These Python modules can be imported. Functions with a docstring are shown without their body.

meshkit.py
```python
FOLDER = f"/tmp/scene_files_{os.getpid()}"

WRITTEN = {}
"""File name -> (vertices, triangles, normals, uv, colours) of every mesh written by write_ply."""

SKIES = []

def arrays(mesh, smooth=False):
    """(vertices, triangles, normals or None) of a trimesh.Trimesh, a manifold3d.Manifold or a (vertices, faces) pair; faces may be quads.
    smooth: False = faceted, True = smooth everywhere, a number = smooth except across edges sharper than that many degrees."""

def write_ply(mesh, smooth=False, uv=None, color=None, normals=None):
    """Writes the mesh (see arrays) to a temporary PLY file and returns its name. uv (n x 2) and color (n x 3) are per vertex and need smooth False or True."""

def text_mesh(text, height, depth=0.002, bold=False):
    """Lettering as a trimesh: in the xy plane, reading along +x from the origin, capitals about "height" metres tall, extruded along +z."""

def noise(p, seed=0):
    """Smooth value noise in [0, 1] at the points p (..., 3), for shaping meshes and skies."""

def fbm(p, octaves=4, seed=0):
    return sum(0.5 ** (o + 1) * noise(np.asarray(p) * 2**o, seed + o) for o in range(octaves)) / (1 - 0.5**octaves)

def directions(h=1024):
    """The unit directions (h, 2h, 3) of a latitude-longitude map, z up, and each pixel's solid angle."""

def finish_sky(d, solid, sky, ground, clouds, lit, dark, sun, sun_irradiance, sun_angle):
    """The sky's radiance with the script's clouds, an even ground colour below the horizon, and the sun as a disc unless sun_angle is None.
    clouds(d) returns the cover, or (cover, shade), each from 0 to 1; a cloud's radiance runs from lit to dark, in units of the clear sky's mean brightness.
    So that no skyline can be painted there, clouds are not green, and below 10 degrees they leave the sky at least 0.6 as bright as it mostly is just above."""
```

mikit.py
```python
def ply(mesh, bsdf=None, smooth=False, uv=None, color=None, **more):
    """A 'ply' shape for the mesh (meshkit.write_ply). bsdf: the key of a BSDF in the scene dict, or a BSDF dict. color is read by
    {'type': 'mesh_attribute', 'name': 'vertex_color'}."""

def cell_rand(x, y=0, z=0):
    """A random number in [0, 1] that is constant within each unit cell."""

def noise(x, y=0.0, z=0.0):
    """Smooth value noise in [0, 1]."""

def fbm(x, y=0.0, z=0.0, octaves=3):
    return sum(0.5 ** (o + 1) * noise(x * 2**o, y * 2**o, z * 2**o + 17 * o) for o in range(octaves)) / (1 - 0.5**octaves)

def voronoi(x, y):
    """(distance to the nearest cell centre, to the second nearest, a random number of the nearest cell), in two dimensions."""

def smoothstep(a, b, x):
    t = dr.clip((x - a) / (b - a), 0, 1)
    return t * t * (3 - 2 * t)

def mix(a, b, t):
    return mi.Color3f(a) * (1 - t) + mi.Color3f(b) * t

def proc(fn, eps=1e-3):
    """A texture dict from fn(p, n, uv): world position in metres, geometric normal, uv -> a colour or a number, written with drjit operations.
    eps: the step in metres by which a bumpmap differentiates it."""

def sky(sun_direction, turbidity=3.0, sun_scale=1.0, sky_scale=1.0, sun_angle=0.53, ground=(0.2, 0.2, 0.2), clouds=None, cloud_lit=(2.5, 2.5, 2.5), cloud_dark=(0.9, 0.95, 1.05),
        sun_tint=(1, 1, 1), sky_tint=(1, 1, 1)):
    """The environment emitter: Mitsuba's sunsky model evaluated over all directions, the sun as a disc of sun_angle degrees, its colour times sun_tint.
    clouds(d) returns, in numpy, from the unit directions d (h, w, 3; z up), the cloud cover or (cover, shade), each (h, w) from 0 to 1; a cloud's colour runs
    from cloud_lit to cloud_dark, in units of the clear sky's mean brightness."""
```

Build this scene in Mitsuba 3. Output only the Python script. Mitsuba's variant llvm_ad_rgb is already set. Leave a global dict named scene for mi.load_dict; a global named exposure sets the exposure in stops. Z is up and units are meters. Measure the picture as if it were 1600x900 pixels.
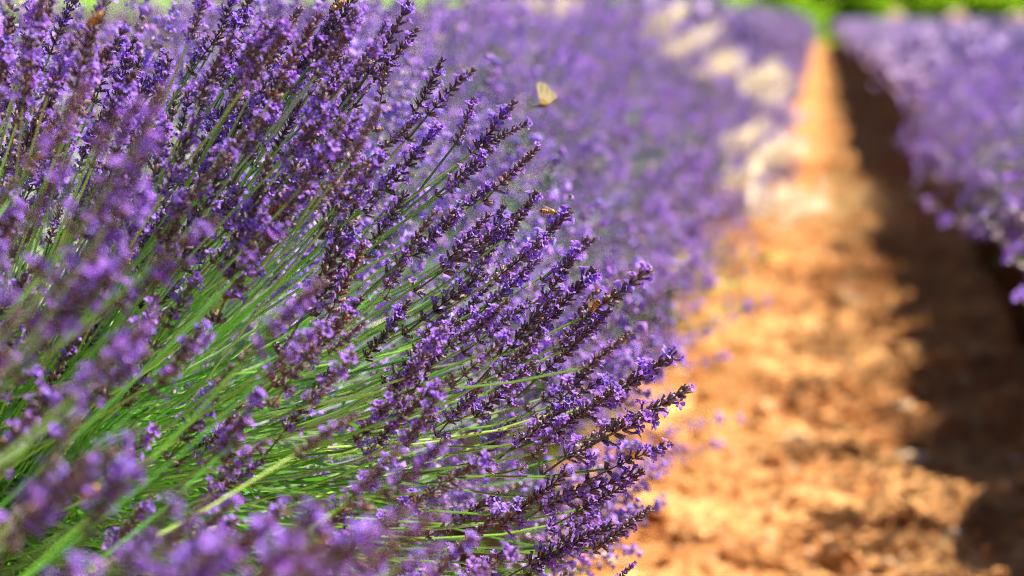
import math
import numpy as np, trimesh, mitsuba as mi, mikit, meshkit
import drjit as dr
from mikit import noise, fbm, smoothstep, mix, voronoi

# ------------------------------------------------------------------ camera, light, exposure
CAM = np.array([0.0, 0.0, 0.95])
YAW, PITCH, FPX = math.radians(7.25), math.radians(6.39), 3778.0      # px of a 1600 wide frame
FWD = np.array([-math.sin(YAW) * math.cos(PITCH), math.cos(YAW) * math.cos(PITCH), -math.sin(PITCH)])
RIGHT = np.cross(FWD, [0, 0, 1]); RIGHT /= np.linalg.norm(RIGHT)
UP = np.cross(RIGHT, FWD)
scene = {}
labels = {}
scene['camera'] = {'type': 'thinlens', 'fov': math.degrees(2 * math.atan(800 / FPX)), 'fov_axis': 'x',
                   'aperture_radius': 0.0092, 'focus_distance': 1.96, 'near_clip': 0.05, 'far_clip': 800.0,
                   'to_world': mi.ScalarTransform4f().look_at(origin=CAM.tolist(), target=(CAM + FWD).tolist(), up=[0, 0, 1])}
scene['sky'] = mikit.sky([0.76, 0.40, 1.12], turbidity=3, sky_scale=0.22, sky_tint=(1.0, 0.90, 0.80), sun_tint=(1.0, 0.97, 0.95), ground=(0.30, 0.22, 0.14))
exposure = 3.3


def at(px, py, depth):
    """The point that stands depth metres away where the 1600 x 900 photograph shows it."""
    return CAM + depth * (FWD + RIGHT * (px - 800) / FPX + UP * (450 - py) / FPX)


def project(p):
    d = np.asarray(p) - CAM
    z = d @ FWD
    return 800 + FPX * (d @ RIGHT) / z, 450 - FPX * (d @ UP) / z, z


def on_ground(px, py):
    d = at(px, py, 1.0) - CAM
    return CAM - d * CAM[2] / d[2]


# ------------------------------------------------------------------ materials
VC = {'type': 'mesh_attribute', 'name': 'vertex_color'}


def rgb(*c): return {'type': 'rgb', 'value': list(c)}


def grain(c1, c2, s):
    return mikit.proc(lambda p, n, uv: mix(c1, c2, fbm(p.x * s, p.y * s, p.z * s)))


scene['mat_stem'] = {'type': 'twosided', 'b': {'type': 'principled', 'base_color': VC, 'roughness': 0.38, 'specular': 0.55}}
scene['mat_leaf'] = {'type': 'principledthin', 'base_color': VC, 'roughness': 0.5, 'diff_trans': 0.8, 'spec_trans': 0.0}
scene['mat_tree_leaf'] = {'type': 'principledthin', 'base_color': VC, 'roughness': 0.5, 'diff_trans': 1.5, 'spec_trans': 0.0}
scene['mat_spike'] = {'type': 'twosided', 'b': {'type': 'principled', 'base_color': VC, 'roughness': 0.6, 'specular': 0.4, 'sheen': 0.4, 'sheen_tint': 0.3}}
scene['mat_bloom'] = {'type': 'principledthin', 'base_color': VC, 'roughness': 0.55, 'diff_trans': 0.7, 'spec_trans': 0.0}
scene['mat_straw'] = {'type': 'principledthin', 'base_color': VC, 'roughness': 0.6, 'diff_trans': 0.7, 'spec_trans': 0.0}


def soil_color(p, n, uv):
    a = fbm(p.x * 3.1, p.y * 3.1, p.z * 3, 4)
    b = fbm(p.x * 26 + 9, p.y * 26, p.z * 26, 3)
    c = mix((0.32, 0.155, 0.064), (0.57, 0.34, 0.155), smoothstep(0.3, 0.7, a))
    c = mix(c, (0.66, 0.46, 0.24), smoothstep(0.60, 0.78, b) * 0.6)
    return mix(c, (0.24, 0.085, 0.03), smoothstep(0.50, 0.28, b) * 0.75)


scene['mat_soil'] = {'type': 'twosided', 'b': {'type': 'diffuse', 'reflectance': mikit.proc(soil_color)}}
scene['mat_stone'] = {'type': 'twosided', 'b': {'type': 'principled', 'base_color': grain((0.52, 0.40, 0.27), (0.78, 0.66, 0.48), 60), 'roughness': 0.75}}
scene['mat_boulder'] = {'type': 'twosided', 'b': {'type': 'principled', 'base_color': grain((0.50, 0.34, 0.30), (0.72, 0.55, 0.48), 4), 'roughness': 0.85}}
scene['mat_meadow'] = {'type': 'twosided', 'b': {'type': 'diffuse', 'reflectance': grain((0.11, 0.27, 0.012), (0.18, 0.38, 0.03), 0.6)}}
scene['mat_bark'] = {'type': 'twosided', 'b': {'type': 'diffuse', 'reflectance': grain((0.06, 0.045, 0.03), (0.16, 0.12, 0.09), 30)}}
scene['mat_insect'] = {'type': 'twosided', 'b': {'type': 'principled', 'base_color': VC, 'roughness': 0.5, 'sheen': 0.6}}
scene['mat_bee_wing'] = {'type': 'blendbsdf', 'weight': 0.45, 'a': {'type': 'thindielectric'},
                         'b': {'type': 'principledthin', 'base_color': rgb(0.55, 0.45, 0.32), 'roughness': 0.3, 'diff_trans': 1.0}}
scene['mat_wing'] = {'type': 'principledthin', 'base_color': VC, 'roughness': 0.5, 'diff_trans': 1.0}


# ------------------------------------------------------------------ mesh helpers: a mesh is (vertices, triangles, colours)
def nrm(a):
    a = np.asarray(a, float)
    return a / (np.linalg.norm(a, axis=-1, keepdims=True) + 1e-12)


def join(ms):
    ms = [m for m in ms if len(m[0])]
    off = np.cumsum([0] + [len(m[0]) for m in ms])
    return (np.vstack([m[0] for m in ms]), np.vstack([m[1] + o for m, o in zip(ms, off)]), np.vstack([m[2] for m in ms]))


def frames(z, roll):
    """(n, 3, 3) rotations whose third column is z."""
    z = nrm(z)
    ref = np.where(np.abs(z[:, 2:]) < 0.9, [[0, 0, 1.0]], [[1.0, 0, 0]])
    x = nrm(np.cross(ref, z)); y = np.cross(z, x)
    c, s = np.cos(roll)[:, None], np.sin(roll)[:, None]
    return np.stack([x * c + y * s, y * c - x * s, z], -1)


def scatter(t, R, pos, scale, tint=None):
    """Copies of the template mesh as one mesh; scale is (n,) or (n, 3), tint (n, 3) multiplies its colours."""
    v, f, c = t
    scale = np.asarray(scale, float)
    if scale.ndim == 1: scale = scale[:, None]
    vs = np.einsum('nij,nkj->nki', R, v[None] * scale[:, None, :]) + pos[:, None]
    fs = f[None] + (np.arange(len(pos)) * len(v))[:, None, None]
    cs = np.broadcast_to(c[None], vs.shape) * (1 if tint is None else tint[:, None])
    return vs.reshape(-1, 3), fs.reshape(-1, 3), np.clip(cs.reshape(-1, 3), 0, 1)


def tubes(P, r0, r1, sides, col):
    """P (n, k, 3): n polylines as thin tubes in one mesh; col (n, 3) or (n, k, 3)."""
    n, k, _ = P.shape
    t = nrm(np.gradient(P, axis=1))
    a = nrm(np.cross(t, nrm(np.array([0.31, 0.82, 0.12])))); b = np.cross(t, a)
    ang = np.arange(sides) * 2 * np.pi / sides
    r = np.linspace(r0, r1, k)[None, :, None, None]
    v = P[:, :, None] + r * (np.cos(ang)[:, None] * a[:, :, None] + np.sin(ang)[:, None] * b[:, :, None])
    i, j = np.meshgrid(np.arange(k - 1), np.arange(sides), indexing='ij')
    q = np.stack([i * sides + j, i * sides + (j + 1) % sides, (i + 1) * sides + (j + 1) % sides, (i + 1) * sides + j], -1).reshape(-1, 4)
    f = np.vstack([q[:, [0, 1, 2]], q[:, [0, 2, 3]]])
    f = (f[None] + (np.arange(n) * k * sides)[:, None, None]).reshape(-1, 3)
    col = np.asarray(col)
    if col.ndim == 2: col = np.repeat(col[:, None], k, 1)
    return v.reshape(-1, 3), f, np.repeat(col[:, :, None], sides, 2).reshape(-1, 3)


def put(key, m, mat, smooth=False, to_world=None):
    d = mikit.ply((m[0], m[1]), mat, smooth=smooth, color=m[2] if len(m) > 2 else None)
    if to_world is not None: d['to_world'] = to_world
    scene[key] = d
    return d


def flat(m, c):
    """A trimesh with one colour as (vertices, triangles, colours)."""
    return np.array(m.vertices), np.array(m.faces), np.tile(np.asarray(c, float), (len(m.vertices), 1))


def tag(key, label=None, category=None, group=None, kind=None):
    d = {'label': label, 'category': category, 'group': group, 'kind': kind}
    labels[key] = {k: v for k, v in d.items() if v}


# ------------------------------------------------------------------ lavender: one flower spike at four levels of detail
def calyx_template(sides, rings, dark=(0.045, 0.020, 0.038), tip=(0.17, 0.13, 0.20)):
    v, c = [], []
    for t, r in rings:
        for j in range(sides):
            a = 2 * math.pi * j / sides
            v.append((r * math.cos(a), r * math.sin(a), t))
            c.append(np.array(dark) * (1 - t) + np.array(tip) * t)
    f = []
    k = len(rings)
    for i in range(k - 1):
        for j in range(sides):
            a, b = i * sides + j, i * sides + (j + 1) % sides
            f += [(a, b, b + sides), (a, b + sides, a + sides)]
    v.append((0, 0, rings[-1][0] - 0.06)); c.append((0.05, 0.03, 0.06))
    for j in range(sides): f.append(((k - 1) * sides + j, (k - 1) * sides + (j + 1) % sides, len(v) - 1))
    return np.array(v, float), np.array(f), np.array(c, float)


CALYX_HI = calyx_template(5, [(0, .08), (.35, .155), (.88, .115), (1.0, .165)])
CALYX_MID = calyx_template(3, [(0, .10), (.45, .20), (1.0, .15)], (.15, .12, .24), (.29, .25, .50))
CALYX_LOW = calyx_template(3, [(0, .14), (1.0, .26)], (.09, .07, .11), (.31, .28, .45))


def bloom_template(petals):
    """A two-lipped corolla: a slim tube and spread lobes, along +z, about one unit long."""
    v, f, c = [], [], []
    tube_c, deep, pale = np.array([.22, .11, .60]), np.array([.22, .11, .72]), np.array([.38, .23, 1.0])
    for t, r in ((-0.35, .10), (.55, .17)):
        for j in range(4):
            a = math.pi / 2 * j
            v.append((r * math.cos(a), r * math.sin(a), t)); c.append(tube_c)
    for j in range(4):
        a, b = j, (j + 1) % 4
        f += [(a, b, b + 4), (a, b + 4, a + 4)]
    for j in range(petals):
        a = 2 * math.pi * j / petals + 0.3
        u, w = np.array([math.cos(a), math.sin(a), 0]), np.array([-math.sin(a), math.cos(a), 0])
        L, W = (.62, .30) if j < 2 else (.50, .24)
        z = np.array([0, 0, 1.0])
        pts = [u * .14 + z * .52, u * .42 + w * W + z * .78, u * .42 - w * W + z * .78, u * (.42 + L * .55) + w * W * .7 + z * .86, u * (.42 + L * .55) - w * W * .7 + z * .86, u * (.44 + L * .72) + z * .78]
        o = len(v)
        v += pts; c += [deep, pale, pale, pale, pale, deep]
        f += [(o, o + 1, o + 2), (o + 1, o + 3, o + 4), (o + 1, o + 4, o + 2), (o + 3, o + 5, o + 4)]
    return np.array(v, float), np.array(f), np.array(c, float)


BLOOM_HI = bloom_template(5)
_b = [(0, 0, 0), (.75, .1, .8), (-.55, .6, .75), (-.4, -.7, .8), (.1, .1, 1.1)]
BLOOM_LOW = (np.array(_b, float), np.array([(0, 1, 2), (0, 2, 3), (0, 3, 1), (1, 4, 2), (2, 4, 3), (3, 4, 1)]), np.array([[.33, .20, .80]] + [[.49, .34, 1.0]] * 4))


def make_spike(seed, level):
    """(calyxes, blossoms): local frame, the rachis along +z from the origin, 0.065 m long."""
    r = np.random.default_rng(seed)
    L = 0.065
    nw = {'hi': int(r.integers(8, 14)), 'mid': 6, 'low': 5}[level]
    bend, mood = r.normal(0, .0035, 2), r.random()
    wash = np.array([1.5, 1.6, 1.5]) if mood < .15 else np.array([1.45, 1.2, .95]) if mood < .22 else np.ones(3)
    per = {'hi': (8, 11), 'mid': (4, 6), 'low': (3, 4)}[level]
    fat = {'hi': 1.0, 'mid': 1.65, 'low': 1.75}[level]
    zs = L * (np.linspace(0, 1, nw) ** 0.86) * 0.9
    if r.random() < 0.55: zs = np.concatenate([[-0.016 - 0.016 * r.random()], zs])
    pos, dirs, size, tint, bl = [], [], [], [], []
    hot = r.random(len(zs)) < (0.38 if level == 'hi' else .62)
    for w, z in enumerate(zs):
        q = max(z, 0) / L
        n = r.integers(*per) - (2 if q > .8 and level == 'hi' else 0)
        for j in range(max(n, 2)):
            a = 2 * math.pi * (j + 0.5 * (w % 2)) / n + r.normal(0, .25)
            tilt = (0.98 - 0.60 * q) * (1 + r.normal(0, .18))
            d = np.array([math.sin(tilt) * math.cos(a), math.sin(tilt) * math.sin(a), math.cos(tilt)])
            s = 0.0070 * (1 - .34 * q) * (1 + r.normal(0, .10))
            pos.append(np.array([0.0011 * math.cos(a), 0.0011 * math.sin(a), z + r.normal(0, .0007)])); dirs.append(d); size.append(s)
            k = r.random()
            t = wash * (0.70 + 0.7 * r.random())
            if k < .09: t = t * [1.6, 1.25, .6]
            elif k < .28: t = t * [1.25, 1.35, 1.25]
            tint.append(t)
            if r.random() < ((.41 if level == 'hi' else .55) if hot[w] else .05) * (1 if level != 'low' else .95):
                bl.append((pos[-1] + d * s * .93, nrm(d + r.normal(0, .2, 3)), 0.0052 * (1 + r.normal(0, .15)), np.array([.85 + .3 * r.random(), .8 + .4 * r.random(), .85 + .25 * r.random()])))
    pos, dirs, size, tint = map(np.array, (pos, dirs, size, tint))
    curve = lambda p: p + np.append(bend, 0) * np.maximum(p[:, 2:] / L, 0) ** 2
    t = {'hi': CALYX_HI, 'mid': CALYX_MID, 'low': CALYX_LOW}[level]
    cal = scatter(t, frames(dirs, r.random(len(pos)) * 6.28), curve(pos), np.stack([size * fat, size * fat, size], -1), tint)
    if not bl: bl = [(np.array([0, .006, .03]), np.array([0, 1.0, 0]), .005, np.ones(3))]
    bp, bd, bs, bt = (np.array(x) for x in zip(*bl))
    blo = scatter(BLOOM_HI if level == 'hi' else BLOOM_LOW, frames(bd, r.random(len(bp)) * 6.28), curve(bp), bs * {'hi': 1, 'mid': 1.3, 'low': 1.6}[level], bt)
    if level == 'hi':                      # the rachis itself
        z = np.linspace(min(zs.min(), 0), L * .95, 7)
        cal = join([cal, tubes(curve(np.stack([z * 0, z * 0, z], -1))[None], .0009, .0006, 4, np.array([[.12, .14, .06]]))])
    return cal, blo


SPIKES = {lv: [make_spike(100 + k, lv) for k in range(n)] for lv, n in (('hi', 22), ('mid', 10), ('low', 6))}
for lv, (a, b) in ((lv, SPIKES[lv][0]) for lv in SPIKES): print(lv, len(a[1]), len(b[1]))
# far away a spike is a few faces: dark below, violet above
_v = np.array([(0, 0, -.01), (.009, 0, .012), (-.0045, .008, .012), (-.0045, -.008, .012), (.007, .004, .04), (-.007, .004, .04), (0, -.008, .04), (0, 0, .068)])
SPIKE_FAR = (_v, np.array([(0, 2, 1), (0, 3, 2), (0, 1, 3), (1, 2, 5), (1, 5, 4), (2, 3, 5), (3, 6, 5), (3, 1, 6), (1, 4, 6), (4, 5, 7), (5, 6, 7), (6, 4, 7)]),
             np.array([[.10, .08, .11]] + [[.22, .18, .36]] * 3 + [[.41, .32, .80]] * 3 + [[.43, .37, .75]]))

_l = [(0, 0, 0), (-.055, 0, .35), (.055, 0, .35), (-.05, .07, .72), (.05, .07, .72), (0, .18, 1.0)]
LEAF = (np.array(_l, float), np.array([(0, 2, 1), (1, 2, 4), (1, 4, 3), (3, 4, 5)]), np.array([[.09, .33, .035]] * 6) * np.linspace(.8, 1.15, 6)[:, None])
STEM_COLS = np.array([[.16, .48, .06], [.25, .58, .10], [.38, .64, .20], [.10, .36, .06], [.20, .50, .13], [.30, .52, .28]])


class Plant:
    """A dome-shaped lavender plant: base at (x, y), tips on an ellipsoid."""

    def __init__(self, x, y, seed, rx=.62, ry=.60, rz=.53, zc=.45):
        self.c, self.rad, self.r = np.array([x, y, zc]), np.array([rx, ry, rz]), np.random.default_rng(seed)

    def random_stalks(self, n, low=-.35, keep=None):
        r = self.r
        u = nrm(r.normal(size=(n * 4, 3)))
        u = u[u[:, 2] > low][:n]
        rad = self.rad * np.where(u[:, 2:] < 0, [[1, 1, .75]], 1.0)
        tip = self.c + u * rad * np.clip(1 + r.normal(-.03, .075, (len(u), 1)), .75, 1.14)
        nor = nrm(u / self.rad)
        d = nrm(nor * .80 + [.16, 0, .50] + r.normal(0, .13, (len(u), 3)))
        if keep is not None:
            k = keep(tip, r)
            tip, d = tip[k], d[k]
        return tip, d

    drop = 0.0

    def finish(self, tip, d, s):
        """Stem centre lines (n, k, 3) for spikes of scale s that end at tip along d."""
        r, n = self.r, len(tip)
        base = tip - d * (.065 * s)[:, None]
        o = (tip - self.c) / self.rad
        core = self.c + o * self.rad * [.26, .26, .10] + r.normal(0, .03, (n, 3)) + [0, 0, .09 - self.drop] - np.maximum(o[:, 2:], 0) * [0, 0, .06]
        L = np.linalg.norm(base - core, axis=1)[:, None]
        line = nrm(base - core)
        p1 = core + nrm(line + [0, 0, .22] + r.normal(0, .15, (n, 3))) * L * .35
        p2 = base - nrm(line * 1.0 + d * .55 + r.normal(0, .09, (n, 3))) * L * .33
        t = np.linspace(0, 1, 9)[None, :, None]
        return (1 - t) ** 3 * core[:, None] + 3 * t * (1 - t) ** 2 * p1[:, None] + 3 * t * t * (1 - t) * p2[:, None] + t ** 3 * (base + d * .004)[:, None]

    def leaves(self, n, size=.042, spread=(.50, .58, .85), lowest=.02):
        r = self.r
        u = nrm(r.normal(size=(n, 3))); u[:, 2] = np.abs(u[:, 2]) * 1.0 - .25
        q = r.random((n, 1)) ** .45
        p = self.c * [1, 1, 0] + [0, 0, .16] + u * q * self.rad * np.array(spread)
        k = p[:, 2] > lowest - .08
        u, p, n = u[k], np.maximum(p[k], [-99, -99, .02]), int(k.sum())
        d = nrm(u + [0, 0, .5] + r.normal(0, .35, (n, 3)))
        t = (.65 + .8 * r.random((n, 1))) * np.where(r.random((n, 1)) < .25, [[1.5, 1.25, .9]], [[1, 1, 1]])
        s = size * (.7 + .7 * r.random(n))
        return scatter(LEAF, frames(d, r.random(n) * 6.28), p, np.stack([s * 1.1, s, s], -1), t)


def stem_colors(r, n):
    return STEM_COLS[r.integers(0, len(STEM_COLS), n)] * (.75 + .5 * r.random((n, 1)))


def mass(plant, tip, d, s, level, fat=1.0):
    """(stems, calyxes, blossoms) of many stalks, one mesh each."""
    r, n = plant.r, len(tip)
    st = tubes(plant.finish(tip, d, s)[:, ::1 if level == 'hi' else 2], .0012 * fat, .0010 * fat, 4 if level == 'hi' else 3, stem_colors(r, n) * (1 if level == 'hi' else [.85, .68, 1.6]))
    R, base, pick = frames(d, r.random(n) * 6.28), tip - d * (.065 * s)[:, None], r.integers(0, len(SPIKES[level]), n)
    cal, blo = [], []
    tint = .8 + .4 * r.random((n, 1)) * np.ones(3)
    for k in range(len(SPIKES[level])):
        i = pick == k
        if i.any():
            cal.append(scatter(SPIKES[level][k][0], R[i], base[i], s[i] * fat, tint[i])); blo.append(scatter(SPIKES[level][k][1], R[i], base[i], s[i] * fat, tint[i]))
    return st, join(cal), join(blo)


HI_PLY = {}


def individual(key, plant, tip, d, s):
    """Each stalk an entry of its own: stem, flower spike, bloom."""
    r = plant.r
    paths = plant.finish(tip, d, s)
    R, base, col = frames(d, r.random(len(tip)) * 6.28), tip - d * (.065 * s)[:, None], stem_colors(r, len(tip))
    for i in range(len(tip)):
        k = f'{key}__flower_stalk' + (f'_{i:03d}' if i else '')
        put(k + '__stem', tubes(paths[i:i + 1], .0013, .0010, 4, col[i:i + 1]), 'mat_stem')
        v = int(r.integers(0, len(SPIKES['hi'])))
        if v not in HI_PLY:
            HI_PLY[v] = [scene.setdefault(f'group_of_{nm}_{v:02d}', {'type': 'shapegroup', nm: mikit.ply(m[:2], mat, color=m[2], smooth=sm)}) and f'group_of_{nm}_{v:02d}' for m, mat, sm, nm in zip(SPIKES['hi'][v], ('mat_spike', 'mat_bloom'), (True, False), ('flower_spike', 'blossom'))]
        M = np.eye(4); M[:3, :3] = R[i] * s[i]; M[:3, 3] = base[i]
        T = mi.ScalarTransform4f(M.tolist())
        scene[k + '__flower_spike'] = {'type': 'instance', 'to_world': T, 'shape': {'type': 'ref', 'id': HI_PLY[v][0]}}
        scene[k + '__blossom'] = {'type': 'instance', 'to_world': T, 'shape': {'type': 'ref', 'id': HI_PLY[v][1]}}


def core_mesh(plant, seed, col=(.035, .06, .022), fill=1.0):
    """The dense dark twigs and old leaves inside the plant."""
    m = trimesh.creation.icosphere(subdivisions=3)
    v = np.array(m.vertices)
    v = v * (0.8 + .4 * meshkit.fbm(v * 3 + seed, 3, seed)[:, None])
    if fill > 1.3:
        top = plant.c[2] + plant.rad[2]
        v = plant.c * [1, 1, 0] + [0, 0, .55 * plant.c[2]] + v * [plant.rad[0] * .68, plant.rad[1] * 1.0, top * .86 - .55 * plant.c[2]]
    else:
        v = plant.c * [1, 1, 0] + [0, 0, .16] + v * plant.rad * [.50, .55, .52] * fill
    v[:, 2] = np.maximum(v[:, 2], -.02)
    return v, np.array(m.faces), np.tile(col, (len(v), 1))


# ------------------------------------------------------------------ ground, soil lane
def lane_height(x, y):
    p = np.stack([x, y, x * 0], -1)
    h = .026 * (meshkit.fbm(p * 4.0, 4, 3) - .5) + .080 * np.maximum(meshkit.fbm(p * 13, 3, 11) - .52, 0) + .012 * (meshkit.noise(p * 34, 5) - .5)
    return h + .05 * np.exp(-((np.abs(x - .08) - .55) / .22) ** 2)


def grid(xs, ys, hf):
    X, Y = np.meshgrid(xs, ys)
    v = np.stack([X, Y, hf(X, Y)], -1).reshape(-1, 3)
    nx = len(xs)
    i, j = np.meshgrid(np.arange(len(ys) - 1), np.arange(nx - 1), indexing='ij')
    a = (i * nx + j).ravel()
    return v, np.vstack([np.stack([a, a + 1, a + nx + 1], -1), np.stack([a, a + nx + 1, a + nx], -1)])


ys = np.concatenate([np.arange(.2, 9, .018), 9 * 1.012 ** np.arange(0, 196)])
g = grid(np.arange(-.80, .96, .020), ys, lane_height)
put('dirt_path', g, 'mat_soil', smooth=True); tag('dirt_path', 'orange dirt lane of dry clods between two lavender rows', 'path', kind='structure')
g = grid(np.linspace(-60, 60, 40), np.linspace(-6, 94, 40), lambda x, y: x * 0 - .035)
put('ground', g, 'mat_soil'); tag('ground', 'ochre soil of the lavender field', 'ground', kind='structure')
g = grid(np.linspace(-400, 400, 20), np.linspace(93.5, 700, 20), lambda x, y: -.03 + .09 * np.maximum(y - 99, 0))
put('meadow', g, 'mat_meadow'); tag('meadow', 'bright green meadow beyond the lavender field', 'meadow', kind='structure')

rng = np.random.default_rng(5)


def rock(seed, sub=1, squash=.7):
    m = trimesh.creation.icosphere(subdivisions=sub)
    v = np.array(m.vertices)
    v = v * (.72 + .56 * meshkit.noise(v * 1.7 + seed * 3.1, seed)[:, None]) * [1, .85, squash]
    return v, np.array(m.faces), np.ones((len(v), 3))


def lane_points(n, y0, y1, x0=-.65, x1=.85):
    y = y0 * (y1 / y0) ** rng.random(n)
    x = rng.uniform(x0, x1, n)
    return np.stack([x, y, lane_height(x, y)], -1)


clods = []
for k in range(5):
    n = 1600
    p = lane_points(n, 2.6, 16)
    s = .005 * (1 + rng.pareto(2.2, n)).clip(0, 7) * (1 + p[:, 1] / 12)
    clods.append(scatter(rock(k, 0), frames(np.tile([[0, 0, 1.0]], (n, 1)) + rng.normal(0, .3, (n, 3)), rng.random(n) * 6.28), p + [0, 0, .002], s))
m = join(clods); put('soil_clods', m[:2], 'mat_soil'); tag('soil_clods', 'loose crumbled clods of dry orange soil strewn on the lane', 'soil', kind='stuff')
clods = []
for k in range(3):
    n = 520
    p = lane_points(n, 2.8, 12)
    s = .004 * (1 + rng.pareto(2.6, n)).clip(0, 5)
    clods.append(scatter(rock(20 + k, 0), frames(np.tile([[0, 0, 1.0]], (n, 1)) + rng.normal(0, .3, (n, 3)), rng.random(n) * 6.28), p + [0, 0, .003], s))
m = join(clods); put('gravel', m[:2], 'mat_stone'); tag('gravel', 'pale pebbles scattered over the orange soil', 'gravel', kind='stuff')

for i, (px, py, w, lab) in enumerate([(1300, 462, 46, 'pale stone on the sunlit soil, farthest up the lane of the bright stones'), (1334, 476, 40, 'pale stone lying just below and right of the farthest bright stone'),
                                      (1412, 646, 30, 'pale stone at the edge of the shade in the middle of the lane'), (1424, 728, 58, 'long flat pale stone in the shade of the right row'),
                                      (1240, 690, 40, 'pale stone in the brightest sunlit soil of the lane'), (1490, 836, 40, 'pale stone in dappled shade near the lower right corner')]):
    p = on_ground(px, py); depth = project(p)[2]
    s = w / FPX * depth * .5
    v, f, c = rock(40 + i, 3, .55 if i != 3 else .35)
    key = 'stone' + (f'_{i:03d}' if i else '')
    p[2] = lane_height(p[0], p[1])
    put(key, (v * s * ([1, 1, 1] if i != 3 else [1.2, .8, 1]) + p + [0, 0, s * .25], f), 'mat_stone', smooth=40)
    tag(key, lab, 'stone', 'bright stones lying on the lane')

# ------------------------------------------------------------------ the sharp bush
FOCUS = Plant(-.80, 1.98, 1, rx=.66, ry=.62, rz=.55, zc=.44)


def keep_focus(tip, r):
    px, py, z = project(tip)
    side = (tip[:, 1] < 1.80)
    thin = side & (tip[:, 2] < .80)
    k = r.random(len(tip)) < np.where(thin, .05, np.where(side, .70, 1.0))
    return k & ~((tip[:, 1] < 1.5) & (tip[:, 2] < .86)) & (tip[:, 0] < np.where(tip[:, 2] < .58, -.155, -.125))


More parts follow.
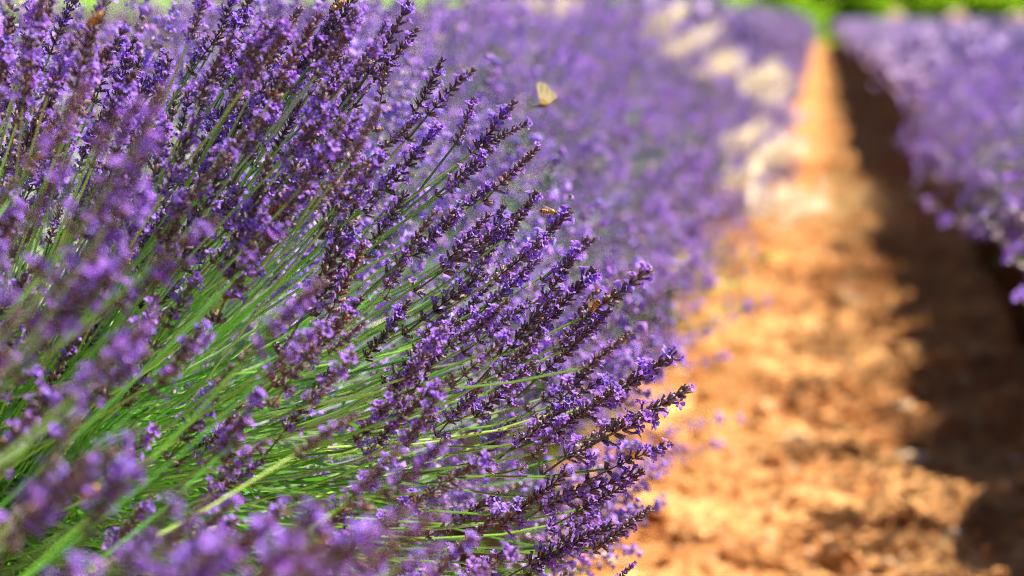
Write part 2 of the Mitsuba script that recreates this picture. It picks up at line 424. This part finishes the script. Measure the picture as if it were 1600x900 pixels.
# the spikes that stand against the blur, one by one: (x, y) of the base and of the tip in the photograph, distance
HERO = [(497, 90, 525, -8, 1.95), (575, 118, 650, 2, 1.96), (585, 128, 655, 40, 1.97), (645, 180, 700, 92, 1.96), (668, 182, 737, 97, 1.955), (596, 235, 660, 178, 1.95),
        (505, 118, 553, 48, 1.94), (560, 150, 580, 128, 1.94), (712, 228, 748, 152, 2.0), (735, 245, 808, 152, 1.985), (745, 235, 824, 186, 1.975), (700, 290, 770, 232, 1.955), (770, 300, 842, 226, 2.0),
        (785, 378, 846, 298, 1.96), (815, 410, 892, 320, 1.985), (700, 300, 760, 250, 1.96), (690, 420, 765, 330, 1.95), (690, 425, 800, 345, 1.97), (770, 440, 860, 365, 1.955), (850, 470, 916, 368, 1.965),
        (835, 520, 938, 420, 2.0), (905, 500, 1024, 421, 1.955), (880, 550, 958, 482, 1.955), (780, 560, 880, 450, 1.99), (740, 540, 830, 470, 1.94), (905, 655, 1054, 545, 1.975), (935, 690, 1084, 606, 1.957),
        (945, 738, 1050, 684, 1.955), (880, 785, 1008, 730, 1.96), (925, 862, 1020, 792, 1.955), (825, 880, 960, 810, 1.97), (960, 912, 996, 878, 1.955), (840, 800, 940, 740, 1.955), (780, 820, 890, 735, 1.94),
        (700, 660, 770, 580, 1.94), (740, 650, 840, 565, 1.95), (640, 400, 730, 330, 1.95), (560, 330, 630, 260, 1.955), (450, 330, 520, 240, 1.945), (430, 240, 470, 150, 1.95), (350, 290, 400, 180, 1.93), (330, 250, 350, 170, 1.93),
        (800, 700, 905, 615, 1.96), (850, 690, 960, 600, 1.945), (820, 900, 890, 850, 1.96), (720, 905, 800, 860, 1.95), (860, 640, 950, 560, 1.99), (640, 580, 720, 500, 1.935), (570, 560, 650, 470, 1.93),
        (760, 480, 850, 400, 2.01), (690, 350, 770, 280, 2.01), (600, 300, 690, 200, 2.02), (660, 500, 760, 420, 1.975), (780, 610, 850, 520, 2.03), (840, 590, 940, 500, 2.02), (880, 720, 990, 640, 2.01), (900, 800, 1000, 745, 2.0)]
hb = np.array([at(a, b, z + .004) for a, b, _, _, z in HERO]); ht = np.array([at(c, d, z - .004) for _, _, c, d, z in HERO])
hero_len = np.linalg.norm(ht - hb, axis=1)
hd, hs = nrm(ht - hb), hero_len / .067
hd = nrm(hd + FWD * FOCUS.r.normal(0, .10, (len(hd), 1)))
long = hs > 1.45                       # a long one is a spike with a second one a little below it
tip, d = FOCUS.random_stalks(980, low=-.42, keep=keep_focus)
q = FOCUS.r.random((200, 3))
q = np.array([at(-30 + 640 * a, -40 + 600 * b, 1.70 + .36 * c) for a, b, c in q if (-30 + 640 * a) + 1.9 * (-40 + 600 * b) < 1120])
q2 = FOCUS.r.random((48, 3))
q2 = np.array([at(220 + 620 * a, 420 + 480 * b, 1.56 + .36 * c) for a, b, c in q2])
q = np.vstack([q, q2])
q = q[q[:, 2] < 1.04]
nor = nrm((q - FOCUS.c) / FOCUS.rad * [1, .4, 1])
tip, d = np.vstack([tip, q]), np.vstack([d, nrm(nor * .7 + [.25, 0, .45] + FOCUS.r.normal(0, .13, q.shape))])
s = np.clip(FOCUS.r.normal(.87, .17, len(tip)), .5, 1.3)
px, py, z = project(tip)
seen = (px > -40) & (px < 1640) & (py > -60) & (py < 960)
rank = np.where(seen, np.abs(z - 1.96) + .5 * np.clip(z - 1.96, 0, 1), 9)
order = np.argsort(rank)
own = order[:300 - len(HERO)]; rest = order[300 - len(HERO):]
individual('lavender_bush', FOCUS, np.vstack([ht, tip[own]]), np.vstack([hd, d[own]]), np.concatenate([np.minimum(hs, 1.5), s[own]]))
a = rest[seen[rest] & (z[rest] < 2.04)]; b = np.setdiff1d(rest, a)
st, ca, bl = (join(m) for m in zip(mass(FOCUS, tip[a], d[a], s[a], 'hi'), mass(FOCUS, tip[b], d[b], s[b], 'mid')))
put('lavender_bush__flower_stalk_mass__stem', st, 'mat_stem'); put('lavender_bush__flower_stalk_mass__flower_spike', ca, 'mat_spike', True); put('lavender_bush__flower_stalk_mass__blossom', bl, 'mat_bloom')
labels['lavender_bush__flower_stalk_mass'] = {'kind': 'stuff'}
# bare stems and side shoots that never flowered, filling the fan
n = 500
tip2, d2 = FOCUS.random_stalks(n, low=-.5)
tip2 = FOCUS.c + (tip2 - FOCUS.c) * FOCUS.r.uniform(.35, .88, (len(tip2), 1))
path = FOCUS.finish(tip2, d2, np.full(len(tip2), .3))
st = tubes(path, .0012, .0007, 4, stem_colors(FOCUS.r, len(tip2)))
put('lavender_bush__side_shoot', st, 'mat_stem')
i, j = FOCUS.r.integers(0, len(path), 4200), FOCUS.r.integers(2, 8, 4200)
sz = .022 + .022 * FOCUS.r.random(4200)
lv = scatter(LEAF, frames(nrm(path[i, j] - path[i, j - 1]) + FOCUS.r.normal(0, .28, (4200, 3)), FOCUS.r.random(4200) * 6.28), path[i, j], np.stack([sz, sz, sz], -1), .7 + .7 * FOCUS.r.random((4200, 1)) * np.ones(3))
put('lavender_bush__shoot_leaf', lv, 'mat_leaf'); labels['lavender_bush__shoot_leaf'] = {'kind': 'stuff'}; labels['lavender_bush__side_shoot'] = {'kind': 'stuff'}
put('lavender_bush__foliage', FOCUS.leaves(9000), 'mat_leaf'); labels['lavender_bush__foliage'] = {'kind': 'stuff'}
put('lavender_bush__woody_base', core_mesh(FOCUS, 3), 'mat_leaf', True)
tag('lavender_bush', 'lavender bush in sharp focus, its long green stems fanning out over the lane', 'lavender bush')

# ------------------------------------------------------------------ the bush nearest the lens, out of focus
NEAR = Plant(-.86, 1.02, 2, rx=.56, ry=.52, rz=.52, zc=.44)
NEAR.drop = .12
pts = []
for _ in range(36):
    pts.append((rng.uniform(-30, 340), rng.uniform(60, 760), rng.uniform(1.28, 1.62)))
for _ in range(16):
    pts.append((rng.uniform(60, 560), rng.uniform(760, 960), rng.uniform(1.15, 1.45)))
for a in [(300, 770, 1.22), (370, 850, 1.2), (480, 830, 1.22), (520, 790, 1.25), (640, 790, 1.3), (690, 800, 1.32), (700, 850, 1.3), (620, 700, 1.55), (560, 640, 1.6), (470, 520, 1.55), (500, 440, 1.5), (420, 600, 1.6), (130, 870, 1.15),
          (290, 400, 1.4), (230, 300, 1.4), (250, 490, 1.3), (30, 500, 1.25), (120, 650, 1.25), (180, 700, 1.3), (450, 350, 1.65), (560, 850, 1.4), (600, 880, 1.35), (740, 830, 1.6)]:
    pts.append(a)
tip = np.array([at(*q) for q in pts]); tip = tip[(tip[:, 2] < 1.06) & (np.abs(tip[:, 1] - 1.3) < .6)]
nor = nrm((tip - NEAR.c) / NEAR.rad)
d = nrm(nor * .45 + [.45, .0, .60] + NEAR.r.normal(0, .13, tip.shape)); s = np.clip(NEAR.r.normal(.85, .15, len(tip)), .5, 1.2)
individual('lavender_bush_001', NEAR, tip, d, s)
tip, d = NEAR.random_stalks(420, keep=lambda t, r: ~((lambda q: (q[0] > -60) & (q[1] > -200) & (q[1] < 1000))(project(t))))
s = np.clip(NEAR.r.normal(1.0, .15, len(tip)), .6, 1.3)
st, ca, bl = mass(NEAR, tip, d, s, 'low')
put('lavender_bush_001__flower_stalk_mass__stem', st, 'mat_stem'); put('lavender_bush_001__flower_stalk_mass__flower_spike', ca, 'mat_spike'); put('lavender_bush_001__flower_stalk_mass__blossom', bl, 'mat_bloom')
labels['lavender_bush_001__flower_stalk_mass'] = {'kind': 'stuff'}
put('lavender_bush_001__foliage', NEAR.leaves(2500, spread=(.45, .5, .5)), 'mat_leaf'); labels['lavender_bush_001__foliage'] = {'kind': 'stuff'}
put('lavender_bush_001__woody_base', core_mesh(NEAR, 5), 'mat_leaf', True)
tag('lavender_bush_001', 'lavender bush nearest the lens, its big purple flower spikes melting into blur', 'lavender bush')

# ------------------------------------------------------------------ the bushes behind and across the lane
number = 2


def row_bush(x, y, seed, level, n, label, group, fat=1.0, low=-.45, leaves=2200, fill=1.15, thin=(.0, 1.0), green=(.62, .62, .70), leaf_low=.02, **kw):
    global number
    P = Plant(x, y, seed, **kw)
    key = f'lavender_bush_{number:03d}'; number += 1
    tip, d = P.random_stalks(n, low=low, keep=lambda t, r: r.random(len(t)) < np.where(t[:, 2] < thin[0], thin[1], 1.0))
    st, ca, bl = mass(P, tip, d, np.clip(P.r.normal(1, .15, len(tip)), .6, 1.35), level, fat)
    k = key + '__flower_stalk'
    put(k + '__stem', st, 'mat_stem'); put(k + '__flower_spike', ca, 'mat_spike'); put(k + '__blossom', bl, 'mat_bloom')
    labels[k] = {'kind': 'stuff'}
    put(key + '__foliage', join([P.leaves(leaves, .055, spread=green, lowest=leaf_low)]), 'mat_leaf'); labels[key + '__foliage'] = {'kind': 'stuff'}
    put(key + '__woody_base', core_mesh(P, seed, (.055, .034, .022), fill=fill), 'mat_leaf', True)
    tag(key, label, 'lavender bush', group)


LEFT_X, RIGHT_X, STEP = -.80, .93, .86
for i in range(8):
    row_bush(LEFT_X + rng.normal(0, .03), 2.58 + STEP * i, 50 + i, 'mid' if i < 2 else 'low', [760, 700, 640, 560, 520, 500, 480, 460][i], 'hazy violet lavender bush in the row behind the sharp one', 'lavender bushes behind the sharp bush',
             fat=1.0 if i < 2 else 1.2, low=-.38, thin=(.53, .5) if i < 3 else (.40, .5), rz=.553 + rng.normal(0, .012), rx=(.61 if i < 2 else .63) + rng.normal(0, .012))
for i in range(10):
    row_bush(RIGHT_X + (.14 if i < 3 else .0) + rng.normal(0, .03), 1.18 + STEP * i, 70 + i, 'low', 500, 'blurred lavender bush on the far side of the lane', 'lavender bushes across the lane', fat=1.4, fill=1.35, low=-.50, thin=(.64, .42), leaves=4200, green=(.88, .80, 1.6), leaf_low=.36, zc=.57, rz=.30 + rng.normal(0, .012), rx=.64 + rng.normal(0, .02))


def far_row(key, x, y0, y1, per_m, label, top=.95, half=.62, fat=1.5, seed=0, zc=.42, low=.45):
    """A row too far off to tell its plants apart: stems and leaves as one rough body, spikes standing out of it."""
    r = np.random.default_rng(seed)
    n = int((y1 - y0) * per_m)
    y = y0 + (y1 - y0) * r.random(n)
    a = r.uniform(-low, math.pi + low, n)
    lump = .80 + .36 * meshkit.fbm(np.stack([y * .9, y * 0 + seed, y * 0], -1), 3, seed)
    bump = lump * (.96 + .05 * np.cos((y - y0) / STEP * 2 * np.pi)) + r.normal(0, .06, n)
    nor = np.stack([np.cos(a), np.zeros(n), np.sin(a)], -1)
    base = np.stack([x + half * bump * np.cos(a) * .93, y, zc + (top - zc) * bump * np.sin(a) * np.where(np.sin(a) < 0, .7, .93)], -1)
    d = nrm(nor * .7 + [0, 0, .6] + r.normal(0, .18, (n, 3)))
    s = r.uniform(.8, 1.3, n)
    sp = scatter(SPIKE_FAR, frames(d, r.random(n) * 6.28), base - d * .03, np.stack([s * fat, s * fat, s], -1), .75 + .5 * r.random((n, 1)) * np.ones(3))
    ny = max(int((y1 - y0) / .3), 8)
    A, Y = np.meshgrid(np.linspace(-.9, math.pi + .9, 16), np.linspace(y0, y1, ny))
    bm = .70 * (.80 + .36 * meshkit.fbm(np.stack([Y * .9, Y * 0 + seed, Y * 0], -1), 3, seed)) * (.9 + .25 * meshkit.noise(np.stack([A * 2, Y * 3, A * 0], -1), seed))
    v = np.stack([x + half * bm * np.cos(A), Y, np.maximum(zc + (top - zc) * bm * np.sin(A) * np.where(np.sin(A) < 0, .75, 1), -.03)], -1).reshape(-1, 3)
    i, j = np.meshgrid(np.arange(ny - 1), np.arange(15), indexing='ij'); q = (i * 16 + j).ravel()
    f = np.vstack([np.stack([q, q + 1, q + 17], -1), np.stack([q, q + 17, q + 16], -1)])
    put(key + '__foliage', (v, f, np.tile([.10, .085, .12], (len(v), 1)) * (.7 + .6 * r.random((len(v), 1)))), 'mat_leaf', True)
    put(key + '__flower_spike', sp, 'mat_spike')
    tag(key, label, 'lavender row', kind='stuff')


Y1 = 91
far_row('lavender_row', LEFT_X, 9.1, Y1, 160, 'far stretch of the lavender row on the left of the lane', fat=2.5, top=1.02, seed=11)
far_row('lavender_row_001', RIGHT_X + .10, 9.4, Y1, 160, 'far stretch of the lavender row along the right of the lane', fat=2.5, top=.86, seed=12, zc=.56, low=.12)
k = 2
for side, count in ((-1, 6), (1, 12)):
    for i in range(count):
        x = (LEFT_X - 1.77 * (i + 1)) if side < 0 else (RIGHT_X + 1.77 * (i + 1))
        far_row(f'lavender_row_{k:03d}', x, 3 if i < 1 else 8 + 4 * i, Y1, 70 if side > 0 and i < 3 else 26, f'lavender row {"left" if side < 0 else "right"} of the lane, {["second", "third", "fourth", "fifth", "sixth", "seventh", "eighth", "ninth", "tenth", "eleventh", "twelfth", "thirteenth"][i]} one out from it',
                top=1.10 if side < 0 else .87, fat=3.0, seed=20 + k); k += 1


# ------------------------------------------------------------------ dry grass tufts at the foot of the left row
def dry_grass(key, base, heads, label, spread=.03, n=26, seed=0, count=36, col=(.94, .90, .78)):
    """A tuft: thin culms that arch to feathery heads. heads: the points where the plumes hang."""
    r = np.random.default_rng(seed)
    culms, hp, hdir, hsz = [], [], [], []
    for h in heads:
        for _ in range(max(1, n // len(heads) // 2)):
            e = h + r.normal(0, spread, 3) * [1, 2, 1]
            b = base + np.append(r.normal(0, .04, 2), 0)
            mid = (b + e) / 2 + [-.04, 0, .14 * np.linalg.norm(e - b)]
            t = np.linspace(0, 1, 9)[:, None]
            c = (1 - t) ** 2 * b + 2 * t * (1 - t) * mid + t * t * e
            culms.append(c)
            tail = nrm(c[-1] - c[-3]) + [1.3, 0, -.15]
            for q in r.random(count):
                hp.append(c[-1] - nrm(tail) * (1 - q) * .11 + r.normal(0, .010, 3)); hdir.append(nrm(nrm(tail) + r.normal(0, .35, 3))); hsz.append(.03 + .03 * r.random())
    culms = np.array(culms)
    put(key + '__culm', tubes(culms, .0011, .0006, 3, np.tile([.40, .42, .16], (len(culms), 1))), 'mat_straw')
    hsz = np.array(hsz)
    put(key + '__plume', scatter((LEAF[0], LEAF[1], np.tile(col, (6, 1))), frames(np.array(hdir), r.random(len(hp)) * 6.28), np.array(hp), np.stack([hsz * 1.7, hsz * 1.2, hsz * 1.2], -1), .85 + .4 * r.random((len(hp), 1)) * np.ones(3)), 'mat_straw')
    labels[key + '__culm'] = {'kind': 'stuff'}; labels[key + '__plume'] = {'kind': 'stuff'}
    tag(key, label, 'dry grass', 'dry grasses at the edge of the row')


dry_grass('dry_grass_tuft', np.array([-.42, 7.6, 0]), [at(1050, 22, 7.5), at(1078, 68, 7.5), at(1130, 92, 7.4)], 'tallest cream dry grass tuft rising above the lavender', n=22, seed=1, spread=.035)
dry_grass('dry_grass_tuft_001', np.array([-.28, 7.0, 0]), [at(1198, 118, 7.0), at(1215, 126, 7.1)], 'pale dry grass tuft drooping over the lane edge below the tallest one', n=9, seed=2, spread=.022)
dry_grass('dry_grass_tuft_002', np.array([-.22, 6.2, 0]), [at(1205, 228, 6.2), at(1240, 238, 6.2)], 'cream dry grass head leaning out halfway up the lane edge', n=9, seed=3, spread=.022)
dry_grass('dry_grass_tuft_003', np.array([-.20, 5.6, 0]), [at(1180, 296, 5.6), at(1255, 355, 5.6), at(1240, 330, 5.6)], 'lowest cream dry grass tuft spilling onto the soil', n=11, seed=4, spread=.02)
dry_grass('dry_grass_tuft_004', np.array([-.9, 8.5, .6]), [at(870, 2, 8.4), at(905, 6, 8.4), at(840, -6, 8.4)], 'whitish dry grass showing over the top of the left row', n=16, seed=5, spread=.05)
dry_grass('dry_grass_tuft_005', np.array([-.20, 4.6, 0]), [at(1118, 430, 4.5), at(1140, 415, 4.5)], 'small yellow green grass tuft under the lavender by the lane', n=8, seed=6, spread=.03, col=(.60, .58, .20), count=9)
p0 = on_ground(1330, 330)
r = np.random.default_rng(8); n = 520
p = p0 + np.stack([r.normal(-.02, .13, n), r.normal(0, .8, n), r.random(n) * .05 + .01], -1)
dd = nrm(np.stack([r.normal(0, 1, n), r.normal(0, 1, n), r.normal(.1, .25, n)], -1))
m1 = scatter((LEAF[0], LEAF[1], np.tile([.80, .64, .36], (6, 1))), frames(dd, r.random(n) * 6.28), p, np.stack([np.full(n, .10), np.full(n, .12), .07 + .08 * r.random(n)], -1))
n = 2600
p = lane_points(n, 2.8, 14) + [0, 0, .006]
dd = nrm(np.stack([r.normal(0, 1, n), r.normal(0, 1, n), r.normal(.05, .15, n)], -1)); sz = (.02 + .05 * r.random(n) ** 2) * (1 + p[:, 1] / 14)
m2 = scatter((LEAF[0], LEAF[1], np.tile([.74, .56, .30], (6, 1))), frames(dd, r.random(n) * 6.28), p, np.stack([sz * .8 + .01, sz, sz], -1), .55 + .7 * r.random((n, 1)) * np.ones(3))
put('straw', join([m1, m2]), 'mat_straw')
tag('straw', 'pale dry straw and chaff strewn over the lane, heaped across it in one place', 'straw', kind='stuff')
a, b = on_ground(1062, 860), on_ground(1200, 866)
t = np.linspace(0, 1, 8)[:, None]
c = a + (b - a) * t + [0, 0, .022] + np.array([0, 0, 1]) * .012 * np.sin(t * 7)
put('dry_stalk', tubes(c[None], .0075, .005, 6, np.array([[.72, .58, .38]])), 'mat_straw', True); tag('dry_stalk', 'single pale dry stalk lying on the soil at the bottom of the lane', 'dry stalk')

# ------------------------------------------------------------------ far edge of the field
for i, (x, w, lab) in enumerate([(2.72, 1.05, 'pinkish boulder at the far field edge, leftmost of three'), (5.0, 1.0, 'pinkish boulder at the far field edge, middle of three'), (7.3, 1.15, 'pinkish boulder at the far field edge, rightmost of three')]):
    v, f, c = rock(60 + i, 3, 1.0)
    key = 'boulder' + (f'_{i:03d}' if i else '')
    put(key, (v * [w * .5, w * .5, .62] + [x, 92.3, .5], f), 'mat_boulder', smooth=50); tag(key, lab, 'boulder', 'boulders at the far edge of the field')


def shrub(key, x, y, w, h, label, group, seed, cols):
    r = np.random.default_rng(seed)
    n = 3600
    u = nrm(r.normal(size=(n, 3))); u[:, 2] = np.abs(u[:, 2]) * 1.35 - .35
    lump = .75 + .5 * meshkit.noise(u * 2.3 + seed, seed)
    p = np.array([x, y, h * .42]) + u * (r.random((n, 1)) ** .4) * lump[:, None] * [w * .5, w * .45, h * .52]
    p[:, 2] = np.maximum(p[:, 2], .05)
    tint = np.asarray(cols)[r.integers(0, len(cols), n)] * (.7 + .6 * r.random((n, 1)))
    put(key + '__crown', scatter((LEAF[0], LEAF[1], np.ones((6, 3))), frames(nrm(u + r.normal(0, .6, (n, 3))), r.random(n) * 6.28), p, np.stack([np.full(n, 1.1), np.full(n, .3), np.full(n, .26)], -1) * (.7 + .6 * r.random((n, 1))), tint), 'mat_tree_leaf')
    labels[key + '__crown'] = {'kind': 'stuff'}
    t = np.linspace(0, 1, 6)[:, None]
    put(key + '__trunk', tubes((np.array([x, y, -.05]) + t * [.1, .05, h * .55])[None], .09, .04, 7, np.ones((1, 3)))[:2], 'mat_bark')
    tag(key, label, 'shrub', group)


for i, (x, lab) in enumerate([(-13.0, 'at the left end of the hedge line'), (-10.4, 'second from the left end of the hedge line'), (-7.4, 'above the row with the tallest dry grass'), (-4.6, 'two to the left of the lane end'),
                              (-1.6, 'just left of the lane end'), (1.75, 'just right of the lane end'), (4.45, 'between the leftmost and middle boulders'), (6.75, 'between the middle and rightmost boulders'), (9.2, 'at the right end of the hedge line')]):
    shrub('green_shrub' + (f'_{i:03d}' if i else ''), x, 97 + rng.normal(0, .4), 2.75, 2.3, 'bright green shrub ' + lab, 'green shrubs beyond the field', 90 + i, [(.26, .50, .02), (.30, .54, .03), (.18, .40, .02)])
for i, (x, lab) in enumerate([(-9.0, 'leftmost of its kind'), (-5.9, 'second from the left'), (.25, 'right above the lane end'), (3.2, 'between the lane end and the middle boulder'), (5.6, 'behind the middle boulder'), (8.0, 'at the upper right corner')]):
    shrub('dark_tree' + (f'_{i:03d}' if i else ''), x, 99 + rng.normal(0, .4), 1.1, 5.5, 'slim dark tree in a hedge gap, ' + lab, 'dark trees in the hedge', 130 + i, [(.03, .07, .02), (.05, .10, .03)])


# ------------------------------------------------------------------ insects
def ball(c, rad, R=None, sub=2):
    m = trimesh.creation.icosphere(subdivisions=sub)
    v = np.array(m.vertices) * rad
    return (v @ R.T if R is not None else v) + c, np.array(m.faces)


def bee(key, pos, d, label, scale=1.0, spread=.5):
    """A honey bee 13 mm long heading along d: head, thorax, banded abdomen, wings, legs."""
    R = frames(np.array([d]), np.zeros(1))[0]          # columns: side, back, forward
    F = np.stack([R[:, 2], nrm(np.cross([0, 0, 1], R[:, 2])), np.cross(R[:, 2], nrm(np.cross([0, 0, 1], R[:, 2])))], -1)

    def w(m, c): return (m[0] * scale @ F.T + pos, m[1], np.tile(c, (len(m[0]), 1)) if np.ndim(c) == 1 else c)
    put(key + '__head', w(ball([.0052, 0, -.0004], [.0014, .0018, .0017]), (.05, .035, .02)), 'mat_insect', True)
    m = ball([.0022, 0, .0004], [.0024, .0023, .0022])
    v = m[0] * (1 + .08 * meshkit.noise(m[0] * 3000)[:, None])
    put(key + '__thorax', w((v, m[1]), (.42, .26, .08)), 'mat_insect', True)
    m = ball([-.0036, 0, -.0002], [.0044, .0023, .0022], sub=3)
    band = np.sin((m[0][:, 0] + .008) / .0086 * 2 * np.pi * 4.5) > -.15
    put(key + '__abdomen', w((m[0], m[1]), np.where(band[:, None], [[.55, .28, .05]], [[.04, .025, .015]]) * np.where(m[0][:, :1] < -.0066, .4, 1)), 'mat_insect', True)
    for q, sgn in enumerate((-1, 1)):
        a = np.linspace(0, 2 * np.pi, 13)[:-1]
        for z, (L, W, ang) in enumerate(((.0090, .0030, .55), (.0062, .0022, .25))):
            o = np.stack([-L / 2 + L / 2 * np.cos(a), W / 2 * np.sin(a), .0004 * np.cos(2 * a)], -1)
            c, s_ = math.cos(ang * spread * 2), math.sin(ang * spread * 2)
            o = np.stack([o[:, 0] * c, sgn * (-o[:, 0] * s_ + .0008) + o[:, 1] * .8, .0024 - z * .0003 - o[:, 0] * .25 + o[:, 1] * .2], -1) + [.0025 - .0015 * z, 0, 0]
            v = np.vstack([o, o.mean(0)]); f = np.array([(i, (i + 1) % 12, 12) for i in range(12)])
            scene_key = key + '__wing' + (f'_{q * 2 + z:03d}' if q or z else '')
            put(scene_key, w((v, f), (1, 1, 1))[:2], 'mat_bee_wing')
    n = 0
    for sgn in (-1, 1):
        for x in (.0034, .0022, .001):
            P = np.array([[x, sgn * .0015, -.001], [x - .0006, sgn * .0036, -.0016], [x - .001, sgn * .0040, -.0036], [x - .0014, sgn * .0036, -.0052]])
            put(key + '__leg' + (f'_{n:03d}' if n else ''), w(tubes(P[None], .00035, .0002, 4, np.ones((1, 3)))[:2], (.06, .035, .02)), 'mat_insect'); n += 1
    for n, sgn in enumerate((-1, 1)):
        P = np.array([[.0062, sgn * .0006, .0006], [.0076, sgn * .0014, .0012], [.0086, sgn * .0016, .0002]])
        put(key + '__antenna' + (f'_{n:03d}' if n else ''), w(tubes(P[None], .0002, .00015, 4, np.ones((1, 3)))[:2], (.04, .03, .02)), 'mat_insect')
    tag(key, label, 'bee', 'bees on the lavender')


bee('honey_bee', at(858, 331, 1.955), RIGHT + UP * -.12 + FWD * .2, 'sharp honey bee facing right on a spike near the middle of the photo', 1.0)
bee('honey_bee_001', at(527, 11, 1.94), -RIGHT * .8 - UP * .6, 'honey bee at the top edge with its amber tail out from a fat spike', 1.1)
bee('honey_bee_002', at(927, 480, 1.935), -RIGHT * .5 - UP * .6 + FWD * .5, 'golden honey bee half hidden at the foot of the rightmost long spike', 1.1)
bee('honey_bee_003', at(152, 28, 1.62), RIGHT * .6 + UP * .4, 'blurred orange honey bee near the upper left corner', 1.1)
bee('honey_bee_004', at(512, 60, 2.35), -RIGHT * .6 + UP * .4, 'blurred orange bee right under the fat spike at the top edge', 1.1)
bee('honey_bee_005', at(143, 768, 1.42), RIGHT * .7 + UP * .3, 'blurred yellow bee on a spike near the lower left corner', 1.1)


def butterfly(key, pos, label):
    """Wings closed above the back: cream with slim black bars, orange at the root; body, antennae."""
    out, up = RIGHT, UP                                # body along out, wings upright, seen from the side
    fore = np.array([(0, 0), (-.004, .012), (-.007, .026), (-.005, .031), (.004, .030), (.012, .023), (.010, .012), (.004, .003)])
    hind = np.array([(.001, 0), (.004, .010), (.012, .020), (.019, .017), (.021, .011), (.016, .006), (.008, .001)])
    fore, hind, n = fore * .70, hind * .70, 0
    for name, o in (('forewing', fore), ('hindwing', hind)):
        from shapely.geometry import Polygon
        m = trimesh.creation.extrude_polygon(Polygon(o), .0002, engine='earcut')
        m = m.subdivide().subdivide().subdivide().subdivide()
        q = np.array(m.vertices)
        rr = np.hypot(q[:, 0], q[:, 1])
        a = np.arctan2(q[:, 0], q[:, 1])
        bars = (np.abs(((q[:, 0] * .9 - q[:, 1] * .12 + .02) / .0052) % 1 - .5) < .13) & (rr > .012)
        c = np.where(bars[:, None], [[.50, .47, .30]], [[.93, .91, .62]])
        c = np.where((rr < .006)[:, None], [[.82, .62, .22]], c)
        for sgn in (-1, 1):
            v = pos + q[:, :1] * out + q[:, 1:2] * up + (q[:, 2:] + sgn * (.0012 + .10 * q[:, 1:2])) * FWD
            put(key + '__' + name + ('' if sgn < 0 else '_001'), (v, np.array(m.faces), c), 'mat_wing')
    F = np.stack([nrm(out + up * .1), nrm(np.cross(up, out)), up], -1)
    b = [ball([0, 0, -.001], [.009, .0014, .0014]), ball([-.0005, 0, -.0008], [.004, .002, .002]), ball([-.0095, 0, -.0006], [.0014, .0013, .0013])]
    put(key + '__body', join([(m[0] @ F.T + pos, m[1], np.tile([.10, .08, .05], (len(m[0]), 1))) for m in b]), 'mat_insect', True)
    for i, sgn in enumerate((-1, 1)):
        P = np.array([[-.0105, sgn * .0004, 0], [-.015, sgn * .002, .004], [-.019, sgn * .003, .007]])
        put(key + '__antenna' + ('_001' if i else ''), tubes((P @ F.T + pos)[None], .0002, .0003, 4, np.array([[.06, .05, .04]])), 'mat_insect')
    tag(key, label, 'butterfly')


butterfly('butterfly', at(846, 164, 2.32), 'pale yellow butterfly with slim dark bars perched on blurred lavender')
